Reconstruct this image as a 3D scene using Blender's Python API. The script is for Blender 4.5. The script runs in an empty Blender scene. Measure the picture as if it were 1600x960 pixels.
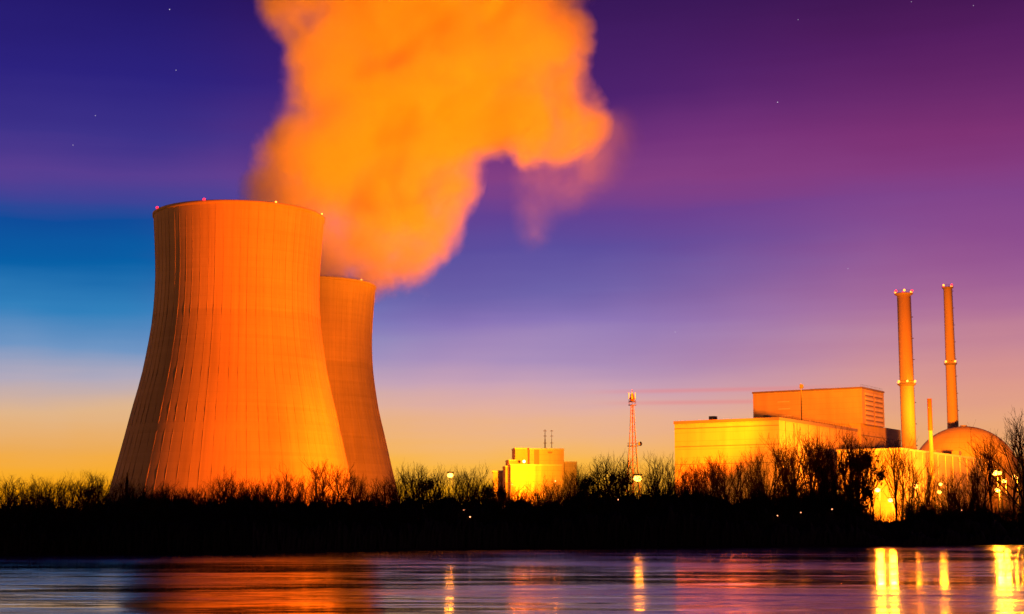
import bpy, bmesh, math, random
from mathutils import Vector, Matrix, Quaternion, noise
R = math.radians
sc = bpy.context.scene
C = sc.collection

# ---------------------------------------------------------------- camera, sky, sun, exposure
F = 2500.0                      # focal length in pixels of a 1600 px wide frame
PITCH = math.atan(348.0 / F)
CAM = Vector((0, 0, 4.0))
cd = bpy.data.cameras.new('camera'); cam = bpy.data.objects.new('camera', cd); C.objects.link(cam)
cam.location = CAM; cam.rotation_euler = (R(90) + PITCH, 0, 0)
cd.sensor_width = 36; cd.lens = 36 * F / 1600; cd.clip_start = 0.5; cd.clip_end = 60000
sc.camera = cam
EXPO = 1.3
sc.view_settings.view_transform = 'Standard'; sc.view_settings.look = 'None'
sc.view_settings.exposure = EXPO; sc.view_settings.gamma = 1; sc.view_settings.use_curve_mapping = False
sc.cycles.use_denoising = True
sc.cycles.max_bounces = 6; sc.cycles.diffuse_bounces = 3; sc.cycles.glossy_bounces = 3
sc.cycles.volume_bounces = 3; sc.cycles.transparent_max_bounces = 12
sc.cycles.volume_max_steps = 128
sc.cycles.sample_clamp_indirect = 8
sc.cycles.use_adaptive_sampling = True; sc.cycles.adaptive_threshold = 0.02

def lin(r, g, b, k=1.0):        # display colour (0..255) -> scene-linear value under the exposure
    f = lambda c: (c / 255 / 12.92 if c / 255 <= .04045 else ((c / 255 + .055) / 1.055) ** 2.4)
    s = k / 2 ** EXPO
    return (f(r) * s, f(g) * s, f(b) * s, 1)

def ray(px, py):
    a, b = (px - 800) / F, (480 - py) / F
    return Vector((a, math.cos(PITCH) - b * math.sin(PITCH), math.sin(PITCH) + b * math.cos(PITCH)))
def at(px, py, Y):
    d = ray(px, py); return CAM + d * (Y / d.y)

class NT:                       # tiny node-tree helper
    def __init__(s, t): s.t = t
    def n(s, typ, ins=None, **kw):
        nd = s.t.nodes.new(typ)
        for k, v in kw.items(): setattr(nd, k, v)
        for k, v in (ins or {}).items(): s.set(nd.inputs[k], v)
        return nd
    def set(s, sock, v):
        if isinstance(v, bpy.types.Node): v = v.outputs[0]
        if isinstance(v, bpy.types.NodeSocket): s.t.links.new(v, sock)
        else: sock.default_value = v
    def m(s, op, a, b=0.0, c=0.0, clamp=False):
        nd = s.t.nodes.new('ShaderNodeMath'); nd.operation = op; nd.use_clamp = clamp
        for i, v in enumerate((a, b, c)): s.set(nd.inputs[i], v)
        return nd.outputs[0]
    def vm(s, op, a, b=(0, 0, 0)):
        nd = s.t.nodes.new('ShaderNodeVectorMath'); nd.operation = op
        s.set(nd.inputs[0], a); s.set(nd.inputs[1], b)
        return nd
    def mix(s, f, a, b, blend='MIX'):
        nd = s.t.nodes.new('ShaderNodeMix'); nd.data_type = 'RGBA'; nd.blend_type = blend
        s.set(nd.inputs[0], f); s.set(nd.inputs[6], a); s.set(nd.inputs[7], b)
        return nd.outputs[2]
    def rng(s, v, a, b, c=0.0, d=1.0, smooth=False):
        nd = s.t.nodes.new('ShaderNodeMapRange'); nd.interpolation_type = 'SMOOTHSTEP' if smooth else 'LINEAR'
        for i, x in enumerate((v, a, b, c, d)): s.set(nd.inputs[i], x)
        return nd.outputs[0]
    def ramp(s, fac, stops):
        nd = s.t.nodes.new('ShaderNodeValToRGB'); e = nd.color_ramp.elements
        while len(e) < len(stops): e.new(0.5)
        for el, (p, c) in zip(e, stops): el.position = p; el.color = c
        s.set(nd.inputs[0], fac)
        return nd.outputs[0]

w = bpy.data.worlds.new('World'); sc.world = w; w.use_nodes = True; w.node_tree.nodes.clear()
N = NT(w.node_tree)
tc = N.n('ShaderNodeTexCoord').outputs['Generated']
xyz = N.n('ShaderNodeSeparateXYZ', {0: tc})
el = N.m('MULTIPLY', N.m('ARCSINE', xyz.outputs[2]), 180 / math.pi)
az = N.m('MULTIPLY', N.m('ARCTAN2', xyz.outputs[0], xyz.outputs[1]), 180 / math.pi)
# long soft streaks of high cloud, slightly tilted, bend the dusk bands
sv = N.n('ShaderNodeCombineXYZ', {0: N.m('MULTIPLY', az, .035), 1: N.m('MULTIPLY', N.m('SUBTRACT', el, N.m('MULTIPLY', az, .02)), .55), 2: 3.7})
st = N.n('ShaderNodeTexNoise', {'Vector': sv, 'Scale': 1.0, 'Detail': 4.0, 'Roughness': .55})
sn = N.m('SUBTRACT', st.outputs[0], .5)
bl = N.n('ShaderNodeTexNoise', {'Vector': N.n('ShaderNodeCombineXYZ', {0: N.m('MULTIPLY', az, .11), 1: N.m('MULTIPLY', el, .2), 2: 1.3}), 'Scale': 1.0, 'Detail': 3.0})
e2 = N.m('ADD', el, N.m('ADD', N.m('MULTIPLY', sn, 1.6), N.m('MULTIPLY', N.m('SUBTRACT', bl.outputs[0], .5), 1.6)))
T = N.m('DIVIDE', e2, 30.0, clamp=True)
def elev(y): return (math.degrees(PITCH) + math.degrees(math.atan((480 - y) / F))) / 30
def sky_ramp(stops):
    s = [(elev(y), lin(*c)) for y, c in stops]
    s.sort(key=lambda q: q[0]); s = [(max(0.0, p), c) for p, c in s] + [(1.0, lin(20, 14, 62))]
    return N.ramp(T, s)
SKY_L = [(828, (252, 140, 5)), (765, (255, 160, 12)), (738, (250, 172, 40)), (700, (238, 172, 86)), (650, (226, 182, 138)), (600, (178, 170, 188)),
         (550, (112, 150, 196)), (490, (50, 128, 188)), (430, (8, 96, 166)), (360, (14, 76, 154)), (322, (66, 66, 150)), (290, (88, 62, 146)),
         (240, (62, 50, 138)), (150, (44, 34, 126)), (0, (34, 22, 102))]
SKY_C = [(828, (254, 150, 10)), (765, (255, 170, 26)), (735, (252, 184, 70)), (700, (242, 182, 120)), (655, (228, 176, 158)), (610, (204, 164, 182)), (560, (172, 144, 188)),
         (500, (140, 118, 184)), (450, (110, 98, 170)), (390, (92, 78, 158)), (330, (98, 66, 148)), (280, (132, 64, 132)), (230, (112, 50, 124)), (150, (76, 34, 110)), (0, (56, 24, 90))]
SKY_R = [(828, (250, 140, 30)), (765, (246, 158, 60)), (720, (242, 170, 90)), (660, (232, 166, 126)), (610, (220, 152, 140)), (560, (200, 136, 150)), (500, (176, 112, 152)),
         (440, (156, 92, 148)), (380, (140, 76, 142)), (325, (130, 68, 138)), (285, (132, 60, 128)), (240, (126, 50, 116)), (180, (108, 42, 108)), (90, (86, 30, 96)), (0, (64, 22, 80))]
cL, cC, cR = sky_ramp(SKY_L), sky_ramp(SKY_C), sky_ramp(SKY_R)
azn = N.m('ADD', az, N.m('MULTIPLY', sn, 6.0))
col = N.mix(N.rng(azn, -14, -1, smooth=True), cL, cC)
col = N.mix(N.rng(azn, 1, 17, smooth=True), col, cR)
# two thin pink contrails low in the sky
for y0, x0, x1, slope in ((611, 880, 1400, .012), (630, 900, 1420, .004)):
    e0 = elev(y0) * 30
    ln = N.m('ABSOLUTE', N.m('SUBTRACT', N.m('SUBTRACT', el, e0), N.m('MULTIPLY', N.m('SUBTRACT', az, 8.0), slope * .8)))
    a0, a1 = (x0 - 800) / F * 57.3, (x1 - 800) / F * 57.3
    f = N.m('MULTIPLY', N.rng(ln, 0.13, 0.0, smooth=True), N.m('MULTIPLY', N.rng(az, a0, a0 + 4, smooth=True), N.rng(az, a1, a1 - 5, smooth=True)))
    col = N.mix(N.m('MULTIPLY', f, .45), col, lin(232, 130, 130))
# the sky away from the sunset is dim
dim = N.rng(xyz.outputs[1], -.2, .6, .22, 1.0)
low = N.rng(el, -4, 0)
col = N.mix(1.0, col, N.n('ShaderNodeCombineColor', {0: dim, 1: dim, 2: dim}), 'MULTIPLY')
# stars
for px, py, s in ((265, 15, 1.0), (275, 110, .55), (149, 181, .5), (114, 227, .5), (1215, 160, 1.0), (1247, 31, .35), (1521, 9, .4), (1424, 3, .35), (1055, 519, .5), (1325, 420, .4)):
    d = ray(px, py).normalized()
    dp = N.vm('DISTANCE', tc, tuple(d))
    f = N.m('MULTIPLY', N.m('LESS_THAN', dp.outputs['Value'], .0003), s)
    col = N.mix(f, col, lin(230, 215, 240, .9))
bg = N.n('ShaderNodeBackground', {0: col, 1: 1.0})
N.t.links.new(bg.outputs[0], N.n('ShaderNodeOutputWorld').inputs[0])

sd = bpy.data.lights.new('sun', 'SUN'); sun = bpy.data.objects.new('sun', sd); C.objects.link(sun)
sd.energy = .22; sd.color = (1.0, .27, .01); sd.angle = R(15)   # the sun is down: faint afterglow, added as fill on the tower's left side
SUNDIR = Vector((-.97, -.12, .07)).normalized()        # towards the light
sun.rotation_euler = SUNDIR.to_track_quat('Z', 'Y').to_euler()

# ---------------------------------------------------------------- helpers
GZ = 2.6                                             # level of the land above the river
class MB:
    def __init__(s): s.v = []; s.f = []
    def add(s, vs, fs):
        k = len(s.v); s.v += [tuple(q) for q in vs]; s.f += [tuple(i + k for i in q) for q in fs]; return s
    def obox(s, p, u, v, lu, lv, z0, z1):            # box from corner p, spanning u*lu and v*lv
        p = Vector((p[0], p[1], 0)); u = Vector((u[0], u[1], 0)); v = Vector((v[0], v[1], 0))
        b = [p, p + u * lu, p + u * lu + v * lv, p + v * lv]
        vs = [q + Vector((0, 0, z0)) for q in b] + [q + Vector((0, 0, z1)) for q in b]
        return s.add(vs, [(3, 2, 1, 0), (4, 5, 6, 7), (0, 1, 5, 4), (1, 2, 6, 5), (2, 3, 7, 6), (3, 0, 4, 7)])
    def tube(s, a, b, ra, rb, n=6, cap=True):
        a, b = Vector(a), Vector(b); d = (b - a).normalized() if (b - a).length > 1e-6 else Vector((0, 0, 1))
        x = d.orthogonal().normalized(); y = d.cross(x)
        vs = []
        for p, r in ((a, ra), (b, rb)):
            vs += [p + (x * math.cos(2 * math.pi * i / n) + y * math.sin(2 * math.pi * i / n)) * r for i in range(n)]
        fs = [(i, (i + 1) % n, n + (i + 1) % n, n + i) for i in range(n)]
        if cap: fs += [tuple(range(n))[::-1], tuple(range(n, 2 * n))]
        return s.add(vs, fs)
    def lathe(s, c, prof, n=32, cap0=False, cap1=False):   # prof = [(r, z)...]
        c = Vector(c); vs = []; fs = []
        for r, z in prof: vs += [c + Vector((r * math.cos(2 * math.pi * i / n), r * math.sin(2 * math.pi * i / n), z)) for i in range(n)]
        for k in range(len(prof) - 1):
            for i in range(n):
                j = (i + 1) % n; fs.append((k * n + i, k * n + j, (k + 1) * n + j, (k + 1) * n + i))
        if cap0: fs.append(tuple(range(n))[::-1])
        if cap1: fs.append(tuple(range((len(prof) - 1) * n, len(prof) * n)))
        return s.add(vs, fs)
    def ball(s, c, r, n=10, sz=1.0):
        return s.lathe(c, [(max(1e-3, r * math.sin(math.pi * i / n)), -r * sz * math.cos(math.pi * i / n)) for i in range(n + 1)], n * 2)
    def obj(s, name, mat, parent=None, smooth=False, org=None):
        me = bpy.data.meshes.new(name)
        o0 = parent.matrix_world.translation if parent is not None else Vector(org or (0, 0, 0))
        if parent is not None: o0 = abs_loc(parent)
        me.from_pydata([tuple(Vector(q) - o0) for q in s.v], [], s.f); me.update()
        if smooth: me.polygons.foreach_set('use_smooth', [True] * len(me.polygons))
        me.materials.append(mat)
        o = bpy.data.objects.new(name, me); C.objects.link(o)
        if parent is not None: o.parent = parent
        else: o.location = o0
        return o
def abs_loc(o):
    l = Vector(o.location)
    while o.parent is not None: o = o.parent; l += Vector(o.location)
    return l
def tag(o, label, cat, group=None, kind=None):
    if label: o['label'] = label
    if cat: o['category'] = cat
    if group: o['group'] = group
    if kind: o['kind'] = kind
    return o
def thing(name, loc, label, cat, group=None):
    o = bpy.data.objects.new(name, None); C.objects.link(o); o.location = loc; o.empty_display_size = 1
    return tag(o, label, cat, group)

def mat(name, base, rough=.8, spec=.3, build=None):
    m = bpy.data.materials.new(name); m.use_nodes = True; t = m.node_tree; n = NT(t)
    b = t.nodes['Principled BSDF']; b.inputs['Base Color'].default_value = (*base, 1); b.inputs['Roughness'].default_value = rough
    b.inputs['Specular IOR Level'].default_value = spec
    if build: build(n, b)
    return m
def emis(name, colr, s):
    m = bpy.data.materials.new(name); m.use_nodes = True; b = m.node_tree.nodes['Principled BSDF']
    b.inputs['Base Color'].default_value = (.1, .1, .1, 1); b.inputs['Emission Color'].default_value = (*colr, 1); b.inputs['Emission Strength'].default_value = s
    return m

def concrete_tower(n, b, base=(.50, .41, .24)):
    g = n.n('ShaderNodeTexCoord').outputs['Object']; x = n.n('ShaderNodeSeparateXYZ', {0: g})
    ang = n.m('ARCTAN2', x.outputs[1], x.outputs[0])
    # rain streaks run down the shell, casting lifts go round it
    sv = n.n('ShaderNodeCombineXYZ', {0: n.m('MULTIPLY', n.m('COSINE', ang), 14), 1: n.m('MULTIPLY', n.m('SINE', ang), 14), 2: n.m('MULTIPLY', x.outputs[2], .012)})
    s1 = n.n('ShaderNodeTexNoise', {'Vector': sv, 'Scale': 1.6, 'Detail': 5.0, 'Roughness': .65})
    lv = n.n('ShaderNodeCombineXYZ', {0: n.m('MULTIPLY', ang, .3), 1: 0.0, 2: n.m('SNAP', x.outputs[2], 1.5)})
    s2 = n.n('ShaderNodeTexWhiteNoise', {'Vector': lv}); s2 = n.n('ShaderNodeTexNoise', {'Vector': lv, 'Scale': 2.0, 'Detail': 1.0})
    s3 = n.n('ShaderNodeTexNoise', {'Vector': g, 'Scale': .035, 'Detail': 3.0})
    k = n.m('ADD', n.rng(s1.outputs[0], .3, .7, .86, 1.07), n.m('ADD', n.rng(s2.outputs[0], .3, .7, -.05, .05), n.rng(s3.outputs[0], .3, .7, -.08, .08)))
    seam = n.m('LESS_THAN', n.m('FRACT', n.m('DIVIDE', x.outputs[2], 4.5)), .05)
    k = n.m('MULTIPLY', k, n.m('SUBTRACT', 1.0, n.m('MULTIPLY', seam, .07)))
    # upper lifts were cast from a slightly paler mix
    up = n.rng(n.m('ADD', x.outputs[2], n.m('MULTIPLY', s3.outputs[0], 4)), 104, 104.8, .93, 1.05)
    k = n.m('MULTIPLY', k, up)
    n.set(b.inputs['Base Color'], n.mix(1.0, (*base, 1), n.n('ShaderNodeCombineColor', {0: k, 1: k, 2: k}), 'MULTIPLY'))
M = {}
M['tower'] = mat('tower_concrete', (.5, .43, .33), .9, .1, concrete_tower)
M['towerrib'] = mat('rib_concrete', (.34, .28, .21), .9, .1)
def panels(base, pw, ph, seam=.82, streak=.1):
    def f(n, b):
        g = n.n('ShaderNodeTexCoord').outputs['Object']
        rot = n.n('ShaderNodeMapping', {'Vector': g, 'Rotation': (0, 0, THETA)})
        x = n.n('ShaderNodeSeparateXYZ', {0: rot})
        hz = n.m('LESS_THAN', n.m('FRACT', n.m('DIVIDE', x.outputs[2], ph)), .22 / ph)
        vx = n.m('LESS_THAN', n.m('FRACT', n.m('DIVIDE', n.m('ADD', x.outputs[0], 500), pw)), .15 / pw)
        vy = n.m('LESS_THAN', n.m('FRACT', n.m('DIVIDE', n.m('ADD', x.outputs[1], 500), pw)), .15 / pw)
        sm = n.m('MAXIMUM', hz, n.m('MULTIPLY', n.m('MAXIMUM', vx, vy), .5))
        ns = n.n('ShaderNodeTexNoise', {'Vector': n.n('ShaderNodeMapping', {'Vector': g, 'Scale': (.3, .3, .03)}), 'Scale': 1.0, 'Detail': 5.0})
        cell = n.n('ShaderNodeTexWhiteNoise', {'Vector': n.vm('SNAP', n.n('ShaderNodeMapping', {'Vector': g, 'Rotation': (0, 0, THETA), 'Location': (.5, .5, .1)}), (pw, pw, ph))})
        k = n.m('ADD', n.rng(ns.outputs[0], .3, .7, 1 - streak, 1 + streak), n.m('MULTIPLY', cell.outputs[0], .07))
        k = n.m('MULTIPLY', k, n.m('SUBTRACT', 1.0, n.m('MULTIPLY', sm, 1 - seam)))
        n.set(b.inputs['Base Color'], n.mix(1.0, (*base, 1), n.n('ShaderNodeCombineColor', {0: k, 1: k, 2: k}), 'MULTIPLY'))
    return f
THETA = R(32)
M['clad'] = mat('cladding', (.5, .43, .28), .6, .3, panels((.5, .43, .28), 6.0, 3.2))
M['clad2'] = mat('pale_cladding', (.58, .5, .32), .55, .3, panels((.58, .5, .32), 4.0, 2.4))
M['conc'] = mat('rendered_concrete', (.55, .48, .32), .8, .2, panels((.55, .48, .32), 7.0, 3.6, .9))
M['trim'] = mat('metal_trim', (.22, .2, .17), .5, .4)
M['white'] = mat('pale_trim', (.7, .66, .58), .5, .4)
M['dark'] = mat('dark_steel', (.03, .028, .025), .5, .4)
def stackf(n, b):
    g = n.n('ShaderNodeTexCoord').outputs['Object']; ns = n.n('ShaderNodeTexNoise', {'Vector': n.n('ShaderNodeMapping', {'Vector': g, 'Scale': (1, 1, .05)}), 'Scale': .6, 'Detail': 4.0})
    k = n.rng(ns.outputs[0], .3, .7, .88, 1.08)
    n.set(b.inputs['Base Color'], n.mix(1.0, (.52, .42, .26, 1), n.n('ShaderNodeCombineColor', {0: k, 1: k, 2: k}), 'MULTIPLY'))
M['stack'] = mat('stack_concrete', (.5, .42, .32), .8, .2, stackf)
M['rust'] = mat('rusty_flue', (.22, .09, .04), .7, .3)
M['red_lamp'] = emis('aviation_red', (1, .008, .025), 2.2)
M['amber_lamp'] = emis('aviation_amber', (1, .2, .02), 2.6)
M['lamp'] = emis('sodium_lamp', (1, .27, .03), 8)
M['lamp_dim'] = emis('small_sodium_lamp', (1, .3, .12), 2.2)
M['lampshine'] = emis('wall_lamp', (1, .5, .15), 5)

# ---------------------------------------------------------------- river and land
BANK = [(-900, 190), (-420, 232), (-80, 250), (0, 252), (400, 280), (800, 345), (1200, 388), (1600, 452), (2100, 540), (3600, 800)]
def bankY(px):                                        # depth of the waterline at an image column
    for (a, A), (b, B) in zip(BANK, BANK[1:]):
        if px <= b: return A + (B - A) * (px - a) / (b - a)
    return BANK[-1][1]
def bank_pt(px, off, z):                             # point "off" metres behind the waterline on a ray through px
    Y = bankY(px) + off; return Vector(((px - 800) / F / math.cos(PITCH) * Y * 1.0, Y, z))

def waterf(n, b):
    P = n.n('ShaderNodeNewGeometry').outputs['Position']
    def layer(sx, sy, det=3.0, dist=0.0, rot=0.0, seed=0):
        mp = n.n('ShaderNodeMapping', {'Vector': P, 'Scale': (sx, sy, 1), 'Rotation': (0, 0, rot), 'Location': (seed, seed, seed)})
        return n.n('ShaderNodeTexNoise', {'Vector': mp, 'Scale': 1.0, 'Detail': det, 'Roughness': .55, 'Distortion': dist}).outputs[0]
    def slope(sx, sy, det=3.0, rot=0.0, seed=0):
        mp = n.n('ShaderNodeMapping', {'Vector': P, 'Scale': (sx, sy, 1), 'Rotation': (0, 0, rot), 'Location': (seed, seed * 2, seed)})
        t = n.n('ShaderNodeTexNoise', {'Vector': mp, 'Scale': 1.0, 'Detail': det, 'Roughness': .6, 'Distortion': .3})
        return n.vm('SUBTRACT', t.outputs['Color'], (.5, .5, .5))
    big = layer(.016, .035, 4, .8, .06, 3)            # slicks of calm water between ruffled ones
    patch = layer(.05, .22, 3, .5, -.03, 7)
    calm = n.m('ADD', n.m('MULTIPLY', big, .55), n.m('MULTIPLY', patch, .45))
    ruf = n.rng(calm, .40, .60, .12, 1.0, True)
    w1 = slope(.05, .16, 3, .05, 2); w2 = slope(.16, .7, 3, -.04, 4); w3 = slope(.6, 2.6, 2, 0, 6)
    v = n.vm('ADD', n.vm('MULTIPLY', w1, (.03, .26, 0)), n.vm('ADD', n.vm('MULTIPLY', w2, (.05, .42, 0)), n.vm('MULTIPLY', w3, (.06, .30, 0))))
    sc_ = n.n('ShaderNodeVectorMath', {0: v}, operation='SCALE'); n.set(sc_.inputs['Scale'], ruf)
    nv = n.vm('NORMALIZE', n.vm('ADD', sc_, (0, 0, 1)))
    n.set(b.inputs['Normal'], nv)
    n.set(b.inputs['Roughness'], n.rng(calm, .38, .62, .07, .22, True))
    b.inputs['IOR'].default_value = 1.33; b.inputs['Specular IOR Level'].default_value = .5
M['water'] = mat('river_water', (.008, .010, .014), .2, .5, waterf)
wm = MB(); wm.add([(-2500, -600, 0), (2500, -600, 0), (2500, 1400, 0), (-2500, 1400, 0)], [(0, 1, 2, 3)])
tag(wm.obj('water', M['water']), None, None, kind='structure')

def groundf(n, b):
    g = n.n('ShaderNodeTexCoord').outputs['Object']; ns = n.n('ShaderNodeTexNoise', {'Vector': g, 'Scale': .08, 'Detail': 6.0})
    n.set(b.inputs['Base Color'], n.ramp(ns.outputs[0], [(.3, (.012, .011, .008, 1)), (.7, (.03, .026, .018, 1))]))
M['ground'] = mat('dark_earth', (.02, .018, .012), .95, .1, groundf)
gm = MB(); cols = []
pxs = [-2400, -1500] + [q * 40 - 900 for q in range(100)] + [3600]
rnd = random.Random(4)
rows = [(-6, -1.5), (-.6, -.25), (.8, .35), (4, 1.3), (9, 2.1), (16, 2.5), (40, GZ), (160, GZ), (600, GZ), (40000, GZ)]
for px in pxs:
    for k, (off, z) in enumerate(rows):
        j = rnd.uniform(-.8, .8) if k < 5 else 0
        q = bank_pt(max(px, -900), off + j, z)
        if px < -900: q.x -= (-900 - px) * 1.2
        if k == len(rows) - 1: q.x = (px - 800) / F * 30000
        gm.v.append(tuple(q))
nr = len(rows)
for i in range(len(pxs) - 1):
    for k in range(nr - 1): gm.f.append((i * nr + k, (i + 1) * nr + k, (i + 1) * nr + k + 1, i * nr + k + 1))
tag(gm.obj('ground', M['ground']), None, None, kind='structure')

# ---------------------------------------------------------------- cooling towers
PROF = [(0, 61.5), (9, 59.6), (18, 57.4), (26.3, 55.4), (48.7, 50.4), (55.5, 48.5), (74, 44.1), (97.2, 40.5), (108.8, 39.5), (120.7, 39.2), (133.3, 39.7), (145, 40.5), (152, 41.0)]
def prof_r(z):
    # Catmull-Rom through the measured radii
    P = PROF
    for i in range(len(P) - 1):
        if z <= P[i + 1][0]:
            t = (z - P[i][0]) / (P[i + 1][0] - P[i][0])
            p0 = P[max(i - 1, 0)][1]; p1 = P[i][1]; p2 = P[i + 1][1]; p3 = P[min(i + 2, len(P) - 1)][1]
            return .5 * (2 * p1 + (p2 - p0) * t + (2 * p0 - 5 * p1 + 4 * p2 - p3) * t * t + (3 * p1 - p0 - 3 * p2 + p3) * t ** 3)
    return P[-1][1]
def cooling_tower(cx, cy, label, lights, nrib, rot):
    root = thing('cooling_tower', (cx, cy, GZ), label, 'cooling tower')
    n = 192; zs = [i * 152 / 60 for i in range(61)]
    m = MB(); prof = [(prof_r(z), z) for z in zs]
    prof += [(prof_r(152) - .1, 152.6), (prof_r(152) - 1.3, 152.6)] + [(prof_r(z) - 1.2, z) for z in reversed(zs)]
    m.lathe((cx, cy, GZ), prof, n)
    m.obj('shell', M['tower'], root, True)
    rb = MB()                                          # wind ribs run the full height of the shell
    rr = random.Random(nrib)
    for k in range(nrib):
        a = rot + 2 * math.pi * (k + rr.uniform(-.12, .12)) / nrib
        d = Vector((math.cos(a), math.sin(a), 0)); t = Vector((-d.y, d.x, 0)); hw = rr.choice((.06, .08, .11)); pr = rr.uniform(.04, .13)
        vs = []
        for z in zs[::3]:
            r = prof_r(z); b = Vector((cx, cy, GZ + z))
            vs += [b + d * (r - .15) - t * hw, b + d * (r + pr) - t * hw, b + d * (r + pr) + t * hw, b + d * (r - .15) + t * hw]
        L = len(zs[::3]); fs = []
        for q in range(L - 1):
            for e in range(3): fs.append((q * 4 + e, q * 4 + e + 1, q * 4 + 5 + e, q * 4 + 4 + e))
        rb.add(vs, fs)
    rb.obj('wind_ribs', M['tower'], root)['kind'] = 'stuff'
    lip = MB(); r0 = prof_r(152)
    lip.lathe((cx, cy, GZ), [(r0 - .2, 150.9), (r0 + .45, 151.1), (r0 + .5, 152.3), (r0 - .3, 152.75)], n); lip.obj('rim', M['tower'], root, True)
    for ang, red in lights:
        p = Vector((cx + (r0 + .3) * math.cos(ang), cy + (r0 + .3) * math.sin(ang), GZ + 152.9))
        L = MB().tube(p - Vector((0, 0, 1.2)), p - Vector((0, 0, .2)), .12, .12).obj('lamp_bracket', M['dark'], root)
        MB().ball(p, .62 if red else .45, 6).obj('warning_light', M['red_lamp'] if red else M['amber_lamp'], L, True)
    return root
T1 = at(374, 349, 767); T2 = at(484, 446, 990)
# azimuth (from +x) of a rim light seen at column px of a tower
def rim_ang(c, px, front=True):
    s = ((px - 800) / F * c.y / math.cos(PITCH) * 1.0 - c.x) / 41.0
    s = max(-1, min(1, s)); return -math.acos(s)
cooling_tower(T1.x, T1.y, 'large ribbed concrete cooling tower at the left, nearer the river', [(rim_ang(T1, 257), 1), (rim_ang(T1, 340), 1), (rim_ang(T1, 444), 0), (R(-8), 0), (R(60), 0), (R(120), 1)], 66, .05)
cooling_tower(T2.x, T2.y, 'smaller-looking cooling tower half hidden behind the large one, steam rising from it', [(rim_ang(T2, 500), 0), (rim_ang(T2, 569), 0), (rim_ang(T2, 410), 0), (R(60), 0), (R(120), 1)], 66, .02)

# ---------------------------------------------------------------- steam
BL = [(482, 448, 84, 0), (434, 292, 50, 8), (446, -12, 50, 0), (468, 325, 84, 0), (566, 372, 82, 2), (630, 418, 47, -4), (600, 425, 36, 0), (648, 352, 70, 0), (520, 232, 116, 8), (656, 262, 92, 0), (542, 105, 104, 6),
      (690, 150, 128, 10), (842, 165, 86, 0), (886, 192, 58, -8), (862, 222, 48, 0), (826, 246, 30, 0), (600, 290, 95, 25), (750, 160, 95, 25), (590, 180, 120, 20), (700, 300, 40, 0), (820, 60, 104, 5), (640, 30, 140, 15), (462, 2, 58, 0), (806, -50, 126, 8), (560, -100, 150, 15),
      (720, -160, 150, 15), (860, -190, 130, 10)]
WISP = [(850, 275, 58, -8), (838, 325, 44, -8), (834, 366, 32, -8), (925, 250, 70, -4), (890, 290, 50, -6), (960, 215, 50, -6)]
def blob(q):
    c = at(q[0], q[1], 985 + q[3]); return c, q[2] * 985 / F
def hull(name, blobs, inflate, vox):
    bm = bmesh.new()
    for q in blobs:
        c, r = blob(q)
        e = inflate if q[1] < 440 else 0
        bmesh.ops.create_icosphere(bm, subdivisions=3, radius=r + e, matrix=Matrix.Translation(c))
    me = bpy.data.meshes.new(name); bm.to_mesh(me); bm.free()
    o = bpy.data.objects.new(name, me); C.objects.link(o)
    md = o.modifiers.new('r', 'REMESH'); md.mode = 'VOXEL'; md.voxel_size = vox
    dg = bpy.context.evaluated_depsgraph_get(); m2 = bpy.data.meshes.new_from_object(o.evaluated_get(dg))
    o.modifiers.clear(); o.data = m2; m2.name = name
    c0 = Vector(blob(blobs[0])[0]); m2.transform(Matrix.Translation(-c0)); o.location = c0
    return o
def steam_mat(name, blobs, rho, amp, edge, soft):
    m = bpy.data.materials.new(name); m.use_nodes = True; t = m.node_tree; t.nodes.clear(); n = NT(t)
    P = n.n('ShaderNodeNewGeometry').outputs['Position']
    acc = None
    for q in blobs:
        c, r = blob(q)
        d = n.m('SUBTRACT', r, n.vm('DISTANCE', P, tuple(c)).outputs['Value'])
        acc = d if acc is None else n.m('SMOOTH_MAX', acc, d, soft)
    n1 = n.n('ShaderNodeTexNoise', {'Vector': P, 'Scale': .028, 'Detail': 5.0, 'Roughness': .58, 'Distortion': .3}).outputs[0]
    d = n.m('ADD', acc, n.m('MULTIPLY', n.m('SUBTRACT', n1, .42), amp))
    inner = n.rng(n1, .38, .62, .45, 1.5)
    dens = n.m('MULTIPLY', n.m('MULTIPLY', n.m('POWER', n.rng(d, 0, edge), 1.5), inner), rho)
    v = n.n('ShaderNodeVolumePrincipled', {'Color': (.97, .9, .7, 1), 'Density': dens, 'Anisotropy': 0.1})
    t.links.new(v.outputs[0], n.n('ShaderNodeOutputMaterial').inputs['Volume'])
    m.cycles.volume_step_rate = 1.0
    return m
pl = hull('steam_plume', BL, 8, 5.0); pl.data.materials.clear(); pl.data.materials.append(steam_mat('steam', BL, .07, 38, 15, 20))
tag(pl, 'huge billowing orange-lit steam plume rising from the rear cooling tower and drifting right', 'steam plume')
ws = hull('steam_wisp', WISP, 6, 3.0); ws.data.materials.clear(); ws.data.materials.append(steam_mat('wisp', WISP, .009, 16, 16, 12))
tag(ws, 'thin pinkish wisp of steam trailing below the right end of the plume', 'steam wisp')

# ---------------------------------------------------------------- power station buildings
U = Vector((-math.cos(THETA), math.sin(THETA), 0)); V = Vector((math.sin(THETA), math.cos(THETA), 0))
def P2(px, Y): q = at(px, 828, Y); return Vector((q.x, Y, 0))
def topz(py, Y): return at(800, py, Y).z
def louvre(root, p, dr, out, w_, z, h=.7, m_='white', name='louvre'):
    b = MB().obox(p + out * .003, dr, out, w_, .22, z, z + h); return b.obj(name, M[m_], root)

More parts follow.
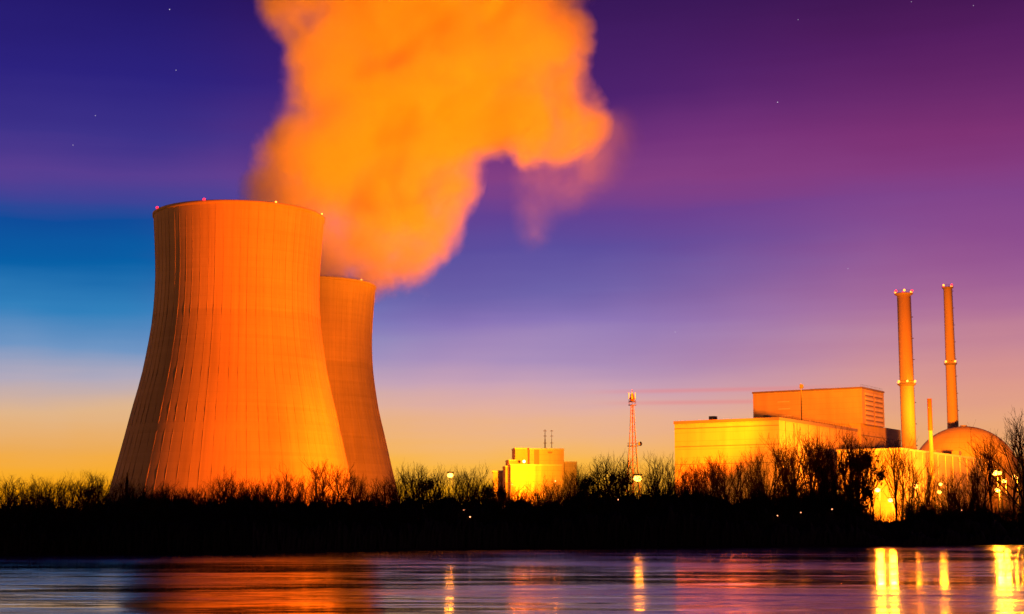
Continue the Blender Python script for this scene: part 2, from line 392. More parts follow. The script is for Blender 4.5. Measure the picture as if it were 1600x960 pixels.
# turbine hall
hc = P2(1221, 600); hz = topz(652, 600); HU, HV = 43.5, 84.0
hall = thing('turbine_hall', (hc.x, hc.y, GZ), 'long low windowless hall with bright right wall, left of the tall block', 'industrial hall')
MB().obox(hc, U, V, HU, HV, GZ - 1, hz - 1.2).obj('wall', M['clad'], hall)
MB().obox(hc - U * .25 - V * .25, U, V, HU + .5, HV + .5, hz - 1.2, hz).obj('parapet', M['trim'], hall)
b = MB()
for z in (hz - 3.2, hz - 10.2, hz - 17): b.obox(hc - V * .16, U, V, HU, .155, z, z + .3)
b.obj('wall_rail', M['trim'], hall)
b = MB()
for k in range(7): b.obox(hc + V * (6 + k * 11.5) - U * .14, V, U, .3, .135, GZ, hz - 1.3)
b.obj('wall_post', M['trim'], hall)
for k in range(5):
    louvre(hall, hc + U * (6 + k * 7.5) - V * .27, U, -V, 3.2, GZ + 8.0, 3.0, 'trim', 'window')
for k in range(2): MB().obox(hc + V * (20 + k * 26) - U * .35, V, U, 7, .34, GZ, GZ + 8).obj('gate', M['trim'], hall)
rh = MB().obox(hc + U * 12 + V * 20, U, V, 5, 9, hz - .01, hz + 1.4).obj('roof_vent', M['trim'], hall)
m = MB(); mp = P2(1257, 628); mz = topz(600, 628); m.tube((mp.x, mp.y, hz - .2), (mp.x, mp.y, mz), .28, .2, 6)
m.obox(mp - U * .6, U, V, 1.2, 1.2, mz - 1.8, mz - .2); mm = m.obj('roof_mast', M['dark'], hall)
for k in range(9):
    MB().tube((mp.x + .25, mp.y, hz + 1 + k * 1.2), (mp.x + .8, mp.y, hz + 1 + k * 1.2), .05, .05, 4).obj('rung', M['dark'], mm)

# tall boiler / reactor block behind the hall
rc = P2(1353, 680); rz = topz(604.5, 680); rz0 = topz(662, 680)
blk = thing('reactor_building', (rc.x, rc.y, GZ), 'tall windowless block with louvred upper storey rising behind the low hall', 'industrial building')
MB().obox(rc + U * 1.2 + V * 1.0, U, V, 50, 52, GZ - 1, rz0).obj('base_wall', M['conc'], blk)
up = MB().obox(rc, U, V, 50, 28, rz0 + .004, rz - .8).obj('upper_storey', M['clad2'], blk)
MB().obox(rc - U * .3 - V * .3, U, V, 50.6, 28.6, rz - .8, rz).obj('parapet', M['trim'], blk)
for k in range(4):
    louvre(up, rc + U * (33 - k * .4), U, -V, 5.4, rz - 5.2 - k * 3.1, .55)
for k in range(7):
    for j in range(2):
        louvre(up, rc + V * (4 + j * 12), V, -U, 9.5, rz - 3.0 - k * 2.1, .75)
        louvre(up, rc + V * (4 + j * 12), V, -U, 9.5, rz - 3.75 - k * 2.1, .55, 'trim')  # dark strips stand in for the shade between the slats
MB().obox(rc + U * 1.2 + V * 1.0 - U * .2, V, U, 52, .19, rz0 - 5, rz0 - 4.6).obj('wall_rail', M['trim'], blk)
MB().obox(rc + V * 12 + U * 20, U, V, 8, 6, rz - .01, rz + 1.2).obj('roof_vent', M['trim'], blk)

for k, (pu, pv, a_, b_, h_) in enumerate(((4, 40, 3, 5, 1.2), (30, 8, 2.5, 2.5, 2.0), (6, 4, 2, 3, 1.2))):
    vt = MB().obox(hc + U * pu + V * pv, U, V, a_, b_, hz - .01, hz + h_).obj('roof_vent', M['trim'], hall)
g = MB()                                              # guard rail along the edge of the hall roof
for k in range(30):
    p = hc + U * .3 + V * (k * 2.8); p.z = hz; g.tube(p, p + Vector((0, 0, 1.1)), .04, .04, 4)
    q = p + V * 2.8; g.tube(p + Vector((0, 0, 1.1)), q + Vector((0, 0, 1.1)), .035, .035, 4)
g.obj('railing', M['dark'], hall)
for k in range(3):
    p = hc + V * (14 + k * 24) - U * .35; p.z = GZ; g = MB().tube(p, p + Vector((0, 0, hz - GZ - 1.4)), .13, .13, 8); g.obj('downpipe', M['trim'], hall)
g = MB()
for k in range(17):
    p = rc + U * .4 + V * (k * 1.7); p.z = rz; g.tube(p, p + Vector((0, 0, 1.1)), .04, .04, 4)
g.tube(Vector((rc.x, rc.y, rz + 1.1)) + U * .4, Vector((rc.x, rc.y, rz + 1.1)) + U * .4 + V * 27.2, .035, .035, 4).obj('railing', M['dark'], blk)

# yellow-lit auxiliary building in front of the dome
ac = P2(1414, 611); az_ = topz(700, 611)
aux = thing('auxiliary_building', (ac.x, ac.y, GZ), 'bright yellow floodlit flat-roofed building between the thick chimney and the dome', 'industrial building')
ln = 108
MB().obox(ac, V, U, ln, 26, GZ - 1, az_ - .8).obj('wall', M['clad2'], aux)
MB().obox(ac - V * .2 - U * .2, V, U, ln + .4, 26.4, az_ - .8, az_).obj('parapet', M['white'], aux)
for k in range(8): louvre(aux, ac + V * (8 + k * 12.5), V, -U, 5, GZ + 16, 2.0, 'trim', 'window')
for k in range(3): louvre(aux, ac + V * (12 + k * 30), V, -U, 6, GZ, 7.0, 'trim', 'gate')
for k in range(11): MB().obox(ac + V * (4 + k * 10) - U * .13, V, U, .35, .125, GZ, az_ - .9).obj('wall_post', M['white'], aux)
for k in range(4):
    p = ac + V * (10 + k * 26) - U * .4; p.z = GZ; MB().tube(p, p + Vector((0, 0, az_ - GZ - 1)), .15, .15, 8).obj('downpipe', M['trim'], aux)
for k, (pv, a_, h_) in enumerate(((20, 4, 1.6), (48, 6, 1.2), (80, 3, 2.2))): MB().obox(ac + V * pv + U * 2, V, U, a_, 3, az_ - .01, az_ + h_).obj('roof_vent', M['trim'], aux)
dc = P2(1513, 712); dz = topz(723, 712)
an = thing('annex_building', (dc.x, dc.y, GZ), 'lower floodlit annex with stepped roof at the foot of the dome', 'industrial building')
MB().obox(dc, V, U, 22, 20, GZ - 1, dz).obj('wall', M['clad2'], an)
MB().obox(dc - V * .2 - U * .2, V, U, 22.4, 20.4, dz + .003, dz + .7).obj('parapet', M['white'], an)
MB().obox(dc + V * 22.01, V, U, 12, 18, GZ - 1, dz - 6).obj('lower_wall', M['conc'], an)
louvre(an, dc + V * 4, V, -U, 10, GZ + 12, 2.2, 'trim', 'window')

# containment dome
D = 765; dr = 84 * D / F; q = at(1509, 751, D)
dome = thing('containment_dome', (q.x, q.y, GZ), 'rounded reactor dome with panel joints behind the yellow building', 'reactor dome')
def domef(n, b):
    g = n.n('ShaderNodeTexCoord').outputs['Object']; x = n.n('ShaderNodeSeparateXYZ', {0: g})
    a = n.m('ARCTAN2', x.outputs[1], x.outputs[0])
    br = n.m('MAXIMUM', n.m('LESS_THAN', n.m('FRACT', n.m('MULTIPLY', a, 32 / 6.2832)), .05), n.m('LESS_THAN', n.m('FRACT', n.m('DIVIDE', x.outputs[2], 2.6)), .09))
    ns = n.n('ShaderNodeTexNoise', {'Vector': g, 'Scale': .12, 'Detail': 6.0})
    k = n.m('MULTIPLY', n.rng(ns.outputs[0], .3, .7, .85, 1.1), n.m('SUBTRACT', 1.0, n.m('MULTIPLY', br, .18)))
    n.set(b.inputs['Base Color'], n.mix(1.0, (.55, .42, .25, 1), n.n('ShaderNodeCombineColor', {0: k, 1: k, 2: k}), 'MULTIPLY'))
M['dome'] = mat('dome_panels', (.42, .3, .2), .65, .3, domef)
hh = q.z - GZ
MB().lathe((q.x, q.y, GZ), [(dr, -1), (dr, hh)] + [(max(.05, dr * math.cos(t * math.pi / 2 / 24)), hh + dr * math.sin(t * math.pi / 2 / 24)) for t in range(1, 25)], 96, cap1=True).obj('shell', M['dome'], dome, True)
MB().lathe((q.x, q.y, GZ), [(dr + .05, hh - 9), (dr + .5, hh - 9), (dr + .5, hh - 8.4), (dr + .05, hh - 8.4)], 96).obj('ring_beam', M['trim'], dome, True)
MB().lathe((q.x, q.y, GZ), [(1.6, hh + dr - .2), (1.6, hh + dr + .5)], 16, cap1=True).obj('vent_cap', M['trim'], dome)

# chimneys
def chimney(name, px, D, ytop, wt, wb, ring_y, label, cat, flare=1.38, lamps=(6, 6), rust=False):
    b = P2(px, D); zt = topz(ytop, D); r1 = wt / 2 * D / F; r0 = wb / 2 * D / F; Ht = zt - GZ
    root = thing(name, (b.x, b.y, GZ), label, cat)
    m = MB().lathe((b.x, b.y, GZ), [(r0 * 1.0, -1), (r0, Ht * .25), (r1, Ht - 1.2), (r1 * .82, Ht - 1.2), (r1 * .82, Ht - 12)], 40)
    m.obj('shaft', M['stack'], root, True)
    if rust:
        MB().lathe((b.x, b.y, GZ), [(r1 * 1.35, Ht - 13), (r1 * 1.25, Ht - .3), (r1 * .9, Ht - .3)], 24).obj('cap', M['rust'], root, True)
        return root
    for gi, (yy, k) in enumerate(((ytop, flare), (ring_y, 1.35))):
        if yy is None: continue
        z = topz(yy, D) - GZ; rr = (r1 if gi == 0 else r1 + (r0 - r1) * .4) ; ro = rr * k
        g = MB().lathe((b.x, b.y, GZ), [(rr * .98, z - 2.2), (ro, z - 1.4), (ro, z - 1.1), (rr * .9, z - 1.1)], 40)
        gal = g.obj('gallery', M['trim'], root, True)
        rl = MB()
        for i in range(16):
            a = 2 * math.pi * i / 16; p = Vector((b.x + ro * .97 * math.cos(a), b.y + ro * .97 * math.sin(a), GZ + z - 1.1)); rl.tube(p, p + Vector((0, 0, 1.1)), .05, .05, 4)
            a2 = 2 * math.pi * (i + 1) / 16; p2 = Vector((b.x + ro * .97 * math.cos(a2), b.y + ro * .97 * math.sin(a2), GZ + z)); rl.tube(p + Vector((0, 0, 1.1)), p2, .05, .05, 4)
        rl.obj('railing', M['dark'], gal)
        nl = lamps[gi]
        for i in range(nl):
            a = 2 * math.pi * (i + .35) / nl; p = Vector((b.x + ro * .98 * math.cos(a), b.y + ro * .98 * math.sin(a), GZ + z - .2))
            MB().ball(p, .5 if r1 > 2.5 else .55, 6).obj('warning_light', M['red_lamp'] if (gi == 0 and i % 2) else M['amber_lamp'], gal, True)
    ld = MB()
    for k in range(int(Ht / 3)):
        z = GZ + k * 3; f = k * 3 / Ht; rr = (r0 + (r1 - r0) * max(0, (f - .25) / .75)) + .12
        for s in (-.3, .3): ld.tube((b.x + rr, b.y + s, z), (b.x + rr, b.y + s, z + 3), .06, .06, 4, False)
        ld.tube((b.x + rr, b.y - .3, z), (b.x + rr, b.y + .3, z), .06, .06, 4)
        if k % 3 == 0: ld.lathe((b.x + rr + .2, b.y, z), [(.5, 0), (.5, .25)], 8)
    ld.obj('ladder', M['dark'], root)
    return root
chimney('chimney', 1424.5, 668, 455, 21, 22, 596, 'thick concrete chimney ringed by two lit galleries, the nearer and wider of the pair', 'chimney')
chimney('chimney', 1495, 835, 446, 13.0, 18, 565, 'tall slender concrete chimney rising behind the dome, with two lit galleries', 'chimney', lamps=(4, 4))
chimney('flue_stack', 1459.5, 634, 622, 5.6, 8, None, 'short thin rusty flue standing just left of the dome', 'flue', rust=True)

# lattice radio mast
D = 640; b0 = P2(990, D); Z = lambda y: topz(y, D) - GZ
mast = thing('lattice_tower', (b0.x, b0.y, GZ), 'slender open lattice radio tower with two platforms above the trees', 'radio tower')
m = MB(); zt = Z(634); lv = [0, 7, 14, 20, 25.5, 30.5, 35, 39, 42.5, 45.5, 48]
lv = [v_ * zt / 48 for v_ in lv]
hwid = lambda z: (3.1 * (1 - z / zt) ** 1.25 + .6) if z < zt else .6
cr = [(-1, -1), (1, -1), (1, 1), (-1, 1)]
P3 = lambda c, z: Vector((b0.x + c[0] * hwid(z), b0.y + c[1] * hwid(z), GZ + z))
for a, c in zip(lv, lv[1:]):
    for i in range(4):
        A, B = cr[i], cr[(i + 1) % 4]
        m.tube(P3(A, a), P3(A, c), .13, .11, 5, False)
        m.tube(P3(A, a), P3(B, c), .06, .06, 4, False); m.tube(P3(B, a), P3(A, c), .06, .06, 4, False); m.tube(P3(A, c), P3(B, c), .06, .06, 4, False)
m.obj('lattice', M['trim'], mast)
MB().tube((b0.x, b0.y, GZ), (b0.x, b0.y, GZ + zt), .22, .22, 8).obj('cable_duct', M['rust'], mast)
for y, r in ((697, 2.2), (633, 1.6), (627, 1.5)):
    z = GZ + Z(y); MB().lathe((b0.x, b0.y, z), [(.2, -.2), (r, -.2), (r, .05), (.2, .05)], 8).obj('platform', M['dark'], mast)
    g = MB()
    for i in range(8):
        a = i * math.pi / 4; p = Vector((b0.x + r * .95 * math.cos(a), b0.y + r * .95 * math.sin(a), z)); g.tube(p, p + Vector((0, 0, 1.1)), .06, .06, 4)
        p2 = Vector((b0.x + r * .95 * math.cos(a + math.pi / 4), b0.y + r * .95 * math.sin(a + math.pi / 4), z + 1.1)); g.tube(p + Vector((0, 0, 1.1)), p2, .06, .06, 4)
    g.obj('railing', M['dark'], mast)
m = MB().lathe((b0.x, b0.y, GZ), [(.75, Z(627)), (.95, Z(622)), (.6, Z(616)), (.12, Z(614)), (.1, Z(609))], 10); m.obj('antenna', M['rust'], mast)
for k in range(3):
    a = R(200 + k * 60); p = Vector((b0.x + 1.5 * math.cos(a), b0.y + 1.5 * math.sin(a), GZ + Z(624)))
    MB().tube(p, p + Vector((0, 0, 2.6)), .16, .16, 6).obj('whip_antenna', M['white'], mast)
p = Vector((b0.x + 2.6, b0.y - 1, GZ + Z(694)))
MB().tube(p, p + Vector((.3, -.6, 0)), .8, .9, 12).obj('dish_antenna', M['trim'], mast)

# low group of buildings in the middle
def mid_building():
    D = 700; Zt = lambda y: topz(y, D)
    c = P2(827, D); root = thing('office_block', (c.x, c.y, GZ), 'small stepped flat-roofed building with two thin antennas, in the middle behind the trees', 'office building')
    th = R(35); u = Vector((-math.cos(th), math.sin(th), 0)); v = Vector((math.cos(R(20)), math.sin(R(20)) , 0)); n_ = Vector((math.sin(R(20)), -math.cos(R(20)), 0))
    def blk_(pa, pb, yt, name, m_, dep=14, Yo=0.0, zb=GZ - 1):
        a = P2(pa, D + Yo); b = P2(pb, D + Yo); b = b + Vector((0, (b.x - a.x) * .12, 0)); d = (b - a).normalized(); o = Vector((-d.y, d.x, 0))
        w_ = (b - a).length; x = MB().obox(a, d, o, w_, dep, zb, Zt(yt) - .5); ob = x.obj(name, M[m_], root)
        MB().obox(a - d * .15 - o * .15, d, o, w_ + .3, dep + .3, Zt(yt) - .497, Zt(yt)).obj('parapet', M['white'], ob)
        return ob, a, d, o
    blk_(805, 827.2, 699, 'stair_wall', 'conc', 12, 4)
    A, a, d, o = blk_(827.6, 882, 701, 'upper_wall', 'clad2', 13, -2)
    MB().obox(a + d * 2.0 - o * .13, d, o, 2.2, .125, Zt(727), Zt(703)).obj('window', M['trim'], A)
    MB().obox(a + d * 8.0 - o * .16, d, o, 2.0, .155, Zt(709), Zt(706)).obj('vent', M['trim'], A)
    blk_(795, 805.5, 718, 'side_wall', 'conc', 12, 2)
    A, a, d, o = blk_(798, 879, 728, 'lower_wall', 'clad2', 12, -16)
    blk_(789.5, 797.8, 729, 'side_wall', 'conc', 10, -6)
    blk_(882.4, 902, 721, 'side_wall', 'clad2', 12, 2)
    for px, yt, r in ((852, 670, .3), (862.5, 671, .16)):
        q = P2(px, D + 5); zb = Zt(701.5) ; an_ = MB().tube((q.x, q.y, zb - .6), (q.x, q.y, Zt((701 + yt) / 2)), r, r * .8, 6).tube((q.x, q.y, Zt((701 + yt) / 2)), (q.x, q.y, Zt(yt)), r * .6, r * .4, 6).obj('antenna', M['dark'], root)
        for yy in (673, 681, 692):
            MB().obox(q - Vector((.7, .1, 0)), Vector((1, 0, 0)), Vector((0, 1, 0)), 1.4, .2, Zt(yy), Zt(yy) + .25).obj('cross_arm', M['dark'], an_)
    q = P2(819, D - 14.4); zz = Zt(723.5)
    MB().ball((q.x, q.y, zz), .6, 6).obj('wall_lamp', M['lampshine'], root, True)
    return root
mid_building()
c = P2(770, 720); lb = thing('low_shed', (c.x, c.y, GZ), 'long low shed whose pale roof edge shows left of the stepped office block', 'shed')
MB().obox(c, Vector((1, 0, 0)), Vector((0, 1, 0)), 5, 14, GZ - 1, topz(738, 720)).obj('wall', M['clad2'], lb)
MB().obox(c + Vector((-.4, -.4, 0)), Vector((1, 0, 0)), Vector((0, 1, 0)), 5.8, 14.8, topz(738, 720) + .003, topz(735.5, 720)).obj('roof', M['white'], lb)

# ---------------------------------------------------------------- lamps
def lamp(px, py, D, label, r=.6, power=0, colr=(1, .5, .03), lit='lamp', kind='mast', prad=1.2, group='lamps burning among the far bank trees'):
    b = P2(px, D); z = topz(py, D)
    root = thing('street_lamp', (b.x, b.y, GZ), label, 'lamp', group)
    MB().lathe((b.x + r * .9, b.y + .5, GZ), [(.16, -1), (.1, z - GZ + r * .9)], 8).obj('pole', M['dark'], root)
    hd = MB().obox((b.x - r, b.y - .3, 0), Vector((1, 0, 0)), Vector((0, 1, 0)), r * 2.2, .9, z + r * .8, z + r * .8 + .3).obj('lamp_head', M['dark'], root)
    MB().ball((b.x, b.y, z), r, 7, .7).obj('bulb', M[lit], hd, True)
    if power:
        l = bpy.data.lights.new('lamp_light', 'POINT'); l.energy = power * .4; l.color = colr; l.shadow_soft_size = prad
        o = bpy.data.objects.new('lamp_light', l); C.objects.link(o); o.parent = root; o.location = (0, -1.2, z - GZ - .5 - r)
    return root
Y1 = (1, .27, .008)
LAMPS = [(703, 743, 440, 'amber lamp just above the treetops right of the rear cooling tower', .85, 2500, 'lamp'),
         (997, 748, 425, 'large glowing amber lamp in the trees below the lattice tower', 1.1, 6000, 'lamp'),
         (1373, 766, 560, 'glowing lamp low among trunks left of the thick chimney, the left one of two', 1.0, 70000, 'lamp'),
         (1393, 782, 545, 'glowing lamp low among trunks left of the thick chimney, lower right one of two', .9, 50000, 'lamp'),
         (1433, 760, 566, 'lamp burning below the thick chimney', 1.0, 16000, 'lamp'),
         (1472, 757, 580, 'lamp below the thin rusty flue, the upper one of two', .7, 25000, 'lamp'),
         (1470, 769, 575, 'lamp below the thin rusty flue, the lower one of two', .8, 25000, 'lamp'),
         (1558, 739, 500, 'bright wide lamp at the right foot of the dome, left half of the pair', 1.1, 120000, 'lamp'),
         (1565, 739.5, 502, 'bright wide lamp at the right foot of the dome, right half of the pair', .8, 0, 'lamp'),
         (1589, 746, 507, 'lamp nearest the right edge of the photo', 1.0, 50000, 'lamp'),
         (1572, 752, 610, 'small lamp between the wide bright lamp and the one at the right edge', .9, 120000, 'lamp'),
         (1561, 766, 596, 'lamp directly under the wide bright pair at the right', 1.0, 120000, 'lamp'),
         (1131, 779, 545, 'small reddish light in the dark wood in front of the low hall', .28, 30000, 'lamp_dim'),
         (1188, 776, 552, 'unseen lamp added in the wood to light the corner of the low hall', .3, 14000, 'lamp_dim'),  # unseen, as are the hall lamps below: added to light its walls
         (1080, 772, 560, 'unseen lamp added in the wood to light the left end of the low hall', .25, 20000, 'lamp_dim'),
         (1250, 772, 570, 'unseen lamp added to light the bright right wall of the low hall', .3, 16000, 'lamp_dim'),
         (1310, 768, 590, 'unseen lamp added behind the densest trees in front of the tall block', .3, 30000, 'lamp_dim'),
         (868, 752, 655, 'unseen lamp added in the trees to light the stepped office block', .3, 4500, 'lamp_dim'),  # this lamp and the next are unseen, added to light the office block
         (800, 757, 655, 'unseen lamp added in the trees to light the left end of the office block', .25, 9000, 'lamp_dim')]
LO = {}
for px, py, D, lab, r, pw, lt in LAMPS: LO[px] = lamp(px, py, D, lab, r, pw, Y1, lt)
def flood(root, target, power, half, blend, colr, size=3.0):  # an unseen spot beam added above the lamp, aimed at towers
    l = bpy.data.lights.new('added_flood_beam', 'SPOT'); l.energy = power; l.color = colr; l.spot_size = R(half * 2); l.spot_blend = blend; l.shadow_soft_size = size
    o = bpy.data.objects.new('added_flood_beam', l); C.objects.link(o); o.parent = root
    z = next(c for c in root.children if c.name.startswith('lamp_head')).data.vertices[4].co.z + 4.5
    o.location = (0, 0, z); o.rotation_euler = (Vector(target) - (Vector(root.location) + Vector((0, 0, z)))).to_track_quat('-Z', 'Y').to_euler()
OR = (1, .125, .0008)
flood(LO[1589], (T1.x + 4, T1.y, 82), 8.4e6, 15, .3, (1, .118, .0005), 2.0)
flood(LO[997], (-95, 965, 52), 8e6, 12, .8, (1, .165, .001))
flood(LO[997], tuple(at(700, 200, 985)), 1.0e7, 14, .6, (1, .2, .0005))
flood(LO[1589], tuple(at(690, 190, 985)), 2.1e7, 12.5, .6, (1, .205, .0005))
flood(LO[997], (12, 690, 30), 1.1e6, 5, .5, (1, .27, .003))
flood(LO[1558], (140, 700, 58), 1.75e6, 30, .5, (1, .155, .001))
flood(LO[1558], (232, 835, 82), 4e6, 10, .6, (1, .19, .002), 1.5)
SMALL = [(724.5, 797, 'white pinprick light in the dark bank, the left of two'), (734.5, 808, 'faint pinprick light in the dark bank, lower right of two'),
         (966, 781, 'orange pinprick light in the dark bank left of the large amber lamp'), (1051.5, 810, 'pale low pinprick light on the bank just left of the hall'),
         (1215, 806, 'small low light on the bank under the hall corner'), (1252, 801, 'small low light on the bank under the hall\'s bright wall'),
         (1301, 796, 'small low light on the bank under the tall block'), (1504, 797.5, 'white pinprick light on the bank under the dome')]
for px, py, lab in SMALL: lamp(px, py, bankY(px) + 6, lab, .17, 0, Y1, 'lamp_dim', group='small lights along the dark riverbank')

# ---------------------------------------------------------------- trees
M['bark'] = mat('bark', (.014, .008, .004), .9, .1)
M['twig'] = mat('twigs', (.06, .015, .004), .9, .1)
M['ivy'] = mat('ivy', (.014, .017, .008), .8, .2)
def tree_mesh(seed, H=16.0, spread=.45, limbs=6, dens=1.0, ivy=0.0, conifer=False):
    r = random.Random(seed); tr = MB(); cw = MB(); iv = MB()
    def seg(mb, pts, r0, r1, n):
        k = len(pts) - 1
        for i in range(k):
            mb.tube(pts[i], pts[i + 1], r0 + (r1 - r0) * i / k, r0 + (r1 - r0) * (i + 1) / k, n, False)
    def grow(p, d, L, rad, lev):
        pts = [p]; k = 4 if lev < 2 else 3; dd = d.copy()
        for i in range(k):
            j = Vector((r.gauss(0, 1), r.gauss(0, 1), r.gauss(0, .6))) * (.07 + .035 * lev)
            dd = (dd + j + Vector((0, 0, .06 if lev else .03))).normalized()
            pts.append(pts[-1] + dd * L / k)
        seg(tr if lev < 2 else cw, pts, rad, rad * (.5 if lev < 3 else .55), 6 if lev == 0 else (4 if lev == 1 else 3))
        if lev >= 4: return
        nb = [limbs, 6, 5, 3][lev]; nb = max(2, int(nb * dens + r.random()))
        for c in range(nb):
            t = (r.uniform(.16, .95) if lev == 0 else r.uniform(.25, 1)); f = t * k; i = min(int(f), k - 1); q = pts[i].lerp(pts[i + 1], f - i)
            ax = (pts[i + 1] - pts[i]).normalized(); o = ax.orthogonal().normalized(); o.rotate(Quaternion(ax, r.uniform(0, 6.283)))
            an = r.uniform(.35, .8) * (spread * 2 if lev == 0 else 1)
            nd = (ax * math.cos(an) + o * math.sin(an)).normalized()
            nd = (nd + Vector((0, 0, .25))).normalized()
            ll = L * r.uniform(.46, .76) * ((1.15 - .45 * t) if lev == 0 else 1)
            grow(q, nd, ll, max(.013, rad * (.5 if lev == 0 else .52)), lev + 1)
        if lev == 0: grow(pts[-1], dd, L * .4, rad * .5, 1)
    if conifer:
        tr.tube((0, 0, -1), (0, 0, H), .2, .03, 6)
        for i in range(900):
            z = H * (.08 + .92 * r.random() ** 1.2); rr = (H - z) * .2 * r.uniform(.3, 1.05); a = r.uniform(0, 6.283)
            p = Vector((0, 0, z)); e = Vector((rr * math.cos(a), rr * math.sin(a), z - rr * .35)); t = Vector((-math.sin(a), math.cos(a), 0)) * .22
            cw.add([p + t, p - t, e - t * .8, e + t * .8], [(0, 1, 2, 3)])
        return tr, cw, None
    grow(Vector((0, 0, -.6)), Vector((r.uniform(-.05, .05), r.uniform(-.05, .05), 1)).normalized(), H * .62, H * .013, 0)
    if ivy > 0:
        cl = [(Vector((r.gauss(0, .07) * H, r.gauss(0, .07) * H, H * r.uniform(.3, .78))), H * r.uniform(.03, .085)) for _ in range(11)]
        for i in range(int(1300 * ivy)):
            c_, q_ = r.choice(cl); p = c_ + Vector((r.gauss(0, q_ * .6), r.gauss(0, q_ * .6), r.gauss(0, q_ * .7))); s = r.uniform(.1, .26)
            o = Vector((r.gauss(0, 1), r.gauss(0, 1), r.gauss(0, 1))).normalized(); x = o.orthogonal().normalized() * s; y = o.cross(x)
            iv.add([p + x, p + y, p - x, p - y], [(0, 1, 2, 3)])
        return tr, cw, iv
    return tr, cw, None
KINDS = []
for k in range(9): KINDS.append(('bare', tree_mesh(10 + k, 16, [.42, .52, .62][k % 3], 6 + k % 3, .7)))
for k in range(3): KINDS.append(('slim', tree_mesh(40 + k, 16, .2, 7, .7)))
for k in range(2): KINDS.append(('ivied', tree_mesh(60 + k, 16, .4, 6, .9, ivy=1.0)))
KINDS.append(('conifer', tree_mesh(80, 16, conifer=True)))
PROTO = []
def mesh_of(name, mb, m_):
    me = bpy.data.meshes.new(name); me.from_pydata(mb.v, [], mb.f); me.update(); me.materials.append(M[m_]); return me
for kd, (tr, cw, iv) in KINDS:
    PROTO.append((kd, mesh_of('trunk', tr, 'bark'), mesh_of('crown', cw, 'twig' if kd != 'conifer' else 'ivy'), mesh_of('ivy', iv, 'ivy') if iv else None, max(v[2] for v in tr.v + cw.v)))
CROWN = [(-60, 738), (0, 737), (60, 734), (100, 731), (170, 733), (205, 748), (235, 744), (290, 752), (345, 727), (390, 742), (440, 723), (470, 738), (500, 713), (550, 724), (600, 744), (630, 722), (665, 715), (705, 716), (740, 720), (775, 744),
         (850, 742), (905, 724), (930, 708), (950, 703), (1000, 696), (1030, 704), (1070, 714), (1110, 706), (1160, 698), (1190, 686), (1235, 668), (1270, 663), (1300, 676), (1330, 662), (1370, 672), (1400, 668), (1425, 690), (1470, 730),
         (1500, 728), (1530, 690), (1556, 658), (1580, 664), (1600, 634), (1660, 640)]
def crown_y(px):
    for (a, A), (b, B) in zip(CROWN, CROWN[1:]):
        if px <= b: return A + (B - A) * (px - a) / (b - a)
    return CROWN[-1][1]
rt = random.Random(77)
SPOTS = []
# rows from the water's edge back; heights follow the wood's own skyline
x = -50.0
while x < 1650:
    SPOTS.append((x, rt.uniform(14, 46), rt.uniform(-2, 13)))
    x += rt.uniform(6, 11.5) * (1.35 if 1440 < x < 1530 else 1)
x = -40.0
while x < 1650:                                       # lower, younger trees in front
    SPOTS.append((x, rt.uniform(5, 16), rt.uniform(10, 30)))
    x += rt.uniform(16, 30)
FEATURE = [(128, 20, 1), (345, 22, -2), (440, 24, -2), (501, 20, -2), (660, 26, -1), (705, 22, -2), (735, 30, -2), (950, 20, -2), (1004, 20, -3), (1120, 26, -2), (1235, 14, -3), (1272, 16, -4),
           (1330, 18, -4), (1352, 22, 2), (1390, 20, -2), (1556, 26, -4), (1575, 18, -2), (1602, 12, -4), (1516, 22, 14)]
SPOTS += FEATURE
def under(px):
    Z_ = [(170, 'left of the large cooling tower'), (300, "before the large tower's dark left side"), (420, 'before the middle of the large tower'), (545, "before the large tower's bright right side"),
          (615, 'before the rear cooling tower'), (690, 'just right of the rear cooling tower'), (785, 'between the amber lamp and the office block'), (905, 'before the stepped office block'),
          (965, 'between office block and lattice tower'), (1045, 'under the lattice tower'), (1135, 'before the left end of the low hall'), (1221, 'before the right end of the low hall'),
          (1300, "before the hall's bright wall"), (1385, 'before the tall block'), (1440, 'before the thick chimney'), (1500, 'before the yellow building'), (1560, 'before the dome'), (9999, 'at the right edge')]
    for a, t in Z_:
        if px < a: return t
items = []
BRIGHT = (703, 997, 1378, 1393, 1433, 1471, 1560, 1573, 1589)
for i, (px, off, dy) in enumerate(SPOTS):
    if (min(abs(px - q) for q in BRIGHT) < 6.5 and bankY(px) + off < 500) or abs(px - 997) < 15: continue     # the lamps show through gaps in the wood
    Y = bankY(px) + off; top = crown_y(px) + dy
    g = 2.2 if off < 14 else GZ
    H = max(4.5, topz(top, Y) - g)
    if i >= len(SPOTS) - len(FEATURE): kd = rt.randrange(9)
    else: kd = rt.choice([0, 1, 2, 3, 4, 5, 6, 7, 8, 0, 1, 2, 3, 4, 5, 6, 7, 8, 9, 10, 11, 12]) if dy < 14 else rt.choice([0, 3, 5, 9, 10, 11])
    if (px, off, dy) == (1352, 22, 2): kd = 12
    items.append((px, Y, g, H, kd))
items += [(196, bankY(196) + 20, GZ, topz(738, bankY(196) + 20) - GZ, 14), (152, bankY(152) + 12, GZ, topz(762, bankY(152) + 12) - GZ, 14), (206, bankY(206) + 8, GZ, topz(764, bankY(206) + 8) - GZ, 14)]
items.sort()
ORD = 'first second third fourth fifth sixth seventh eighth ninth tenth eleventh twelfth thirteenth fourteenth fifteenth sixteenth seventeenth eighteenth nineteenth twentieth'.split()
cnt = {}; zone_n = {}
for it in items: zone_n[under(it[0])] = zone_n.get(under(it[0]), 0) + 1
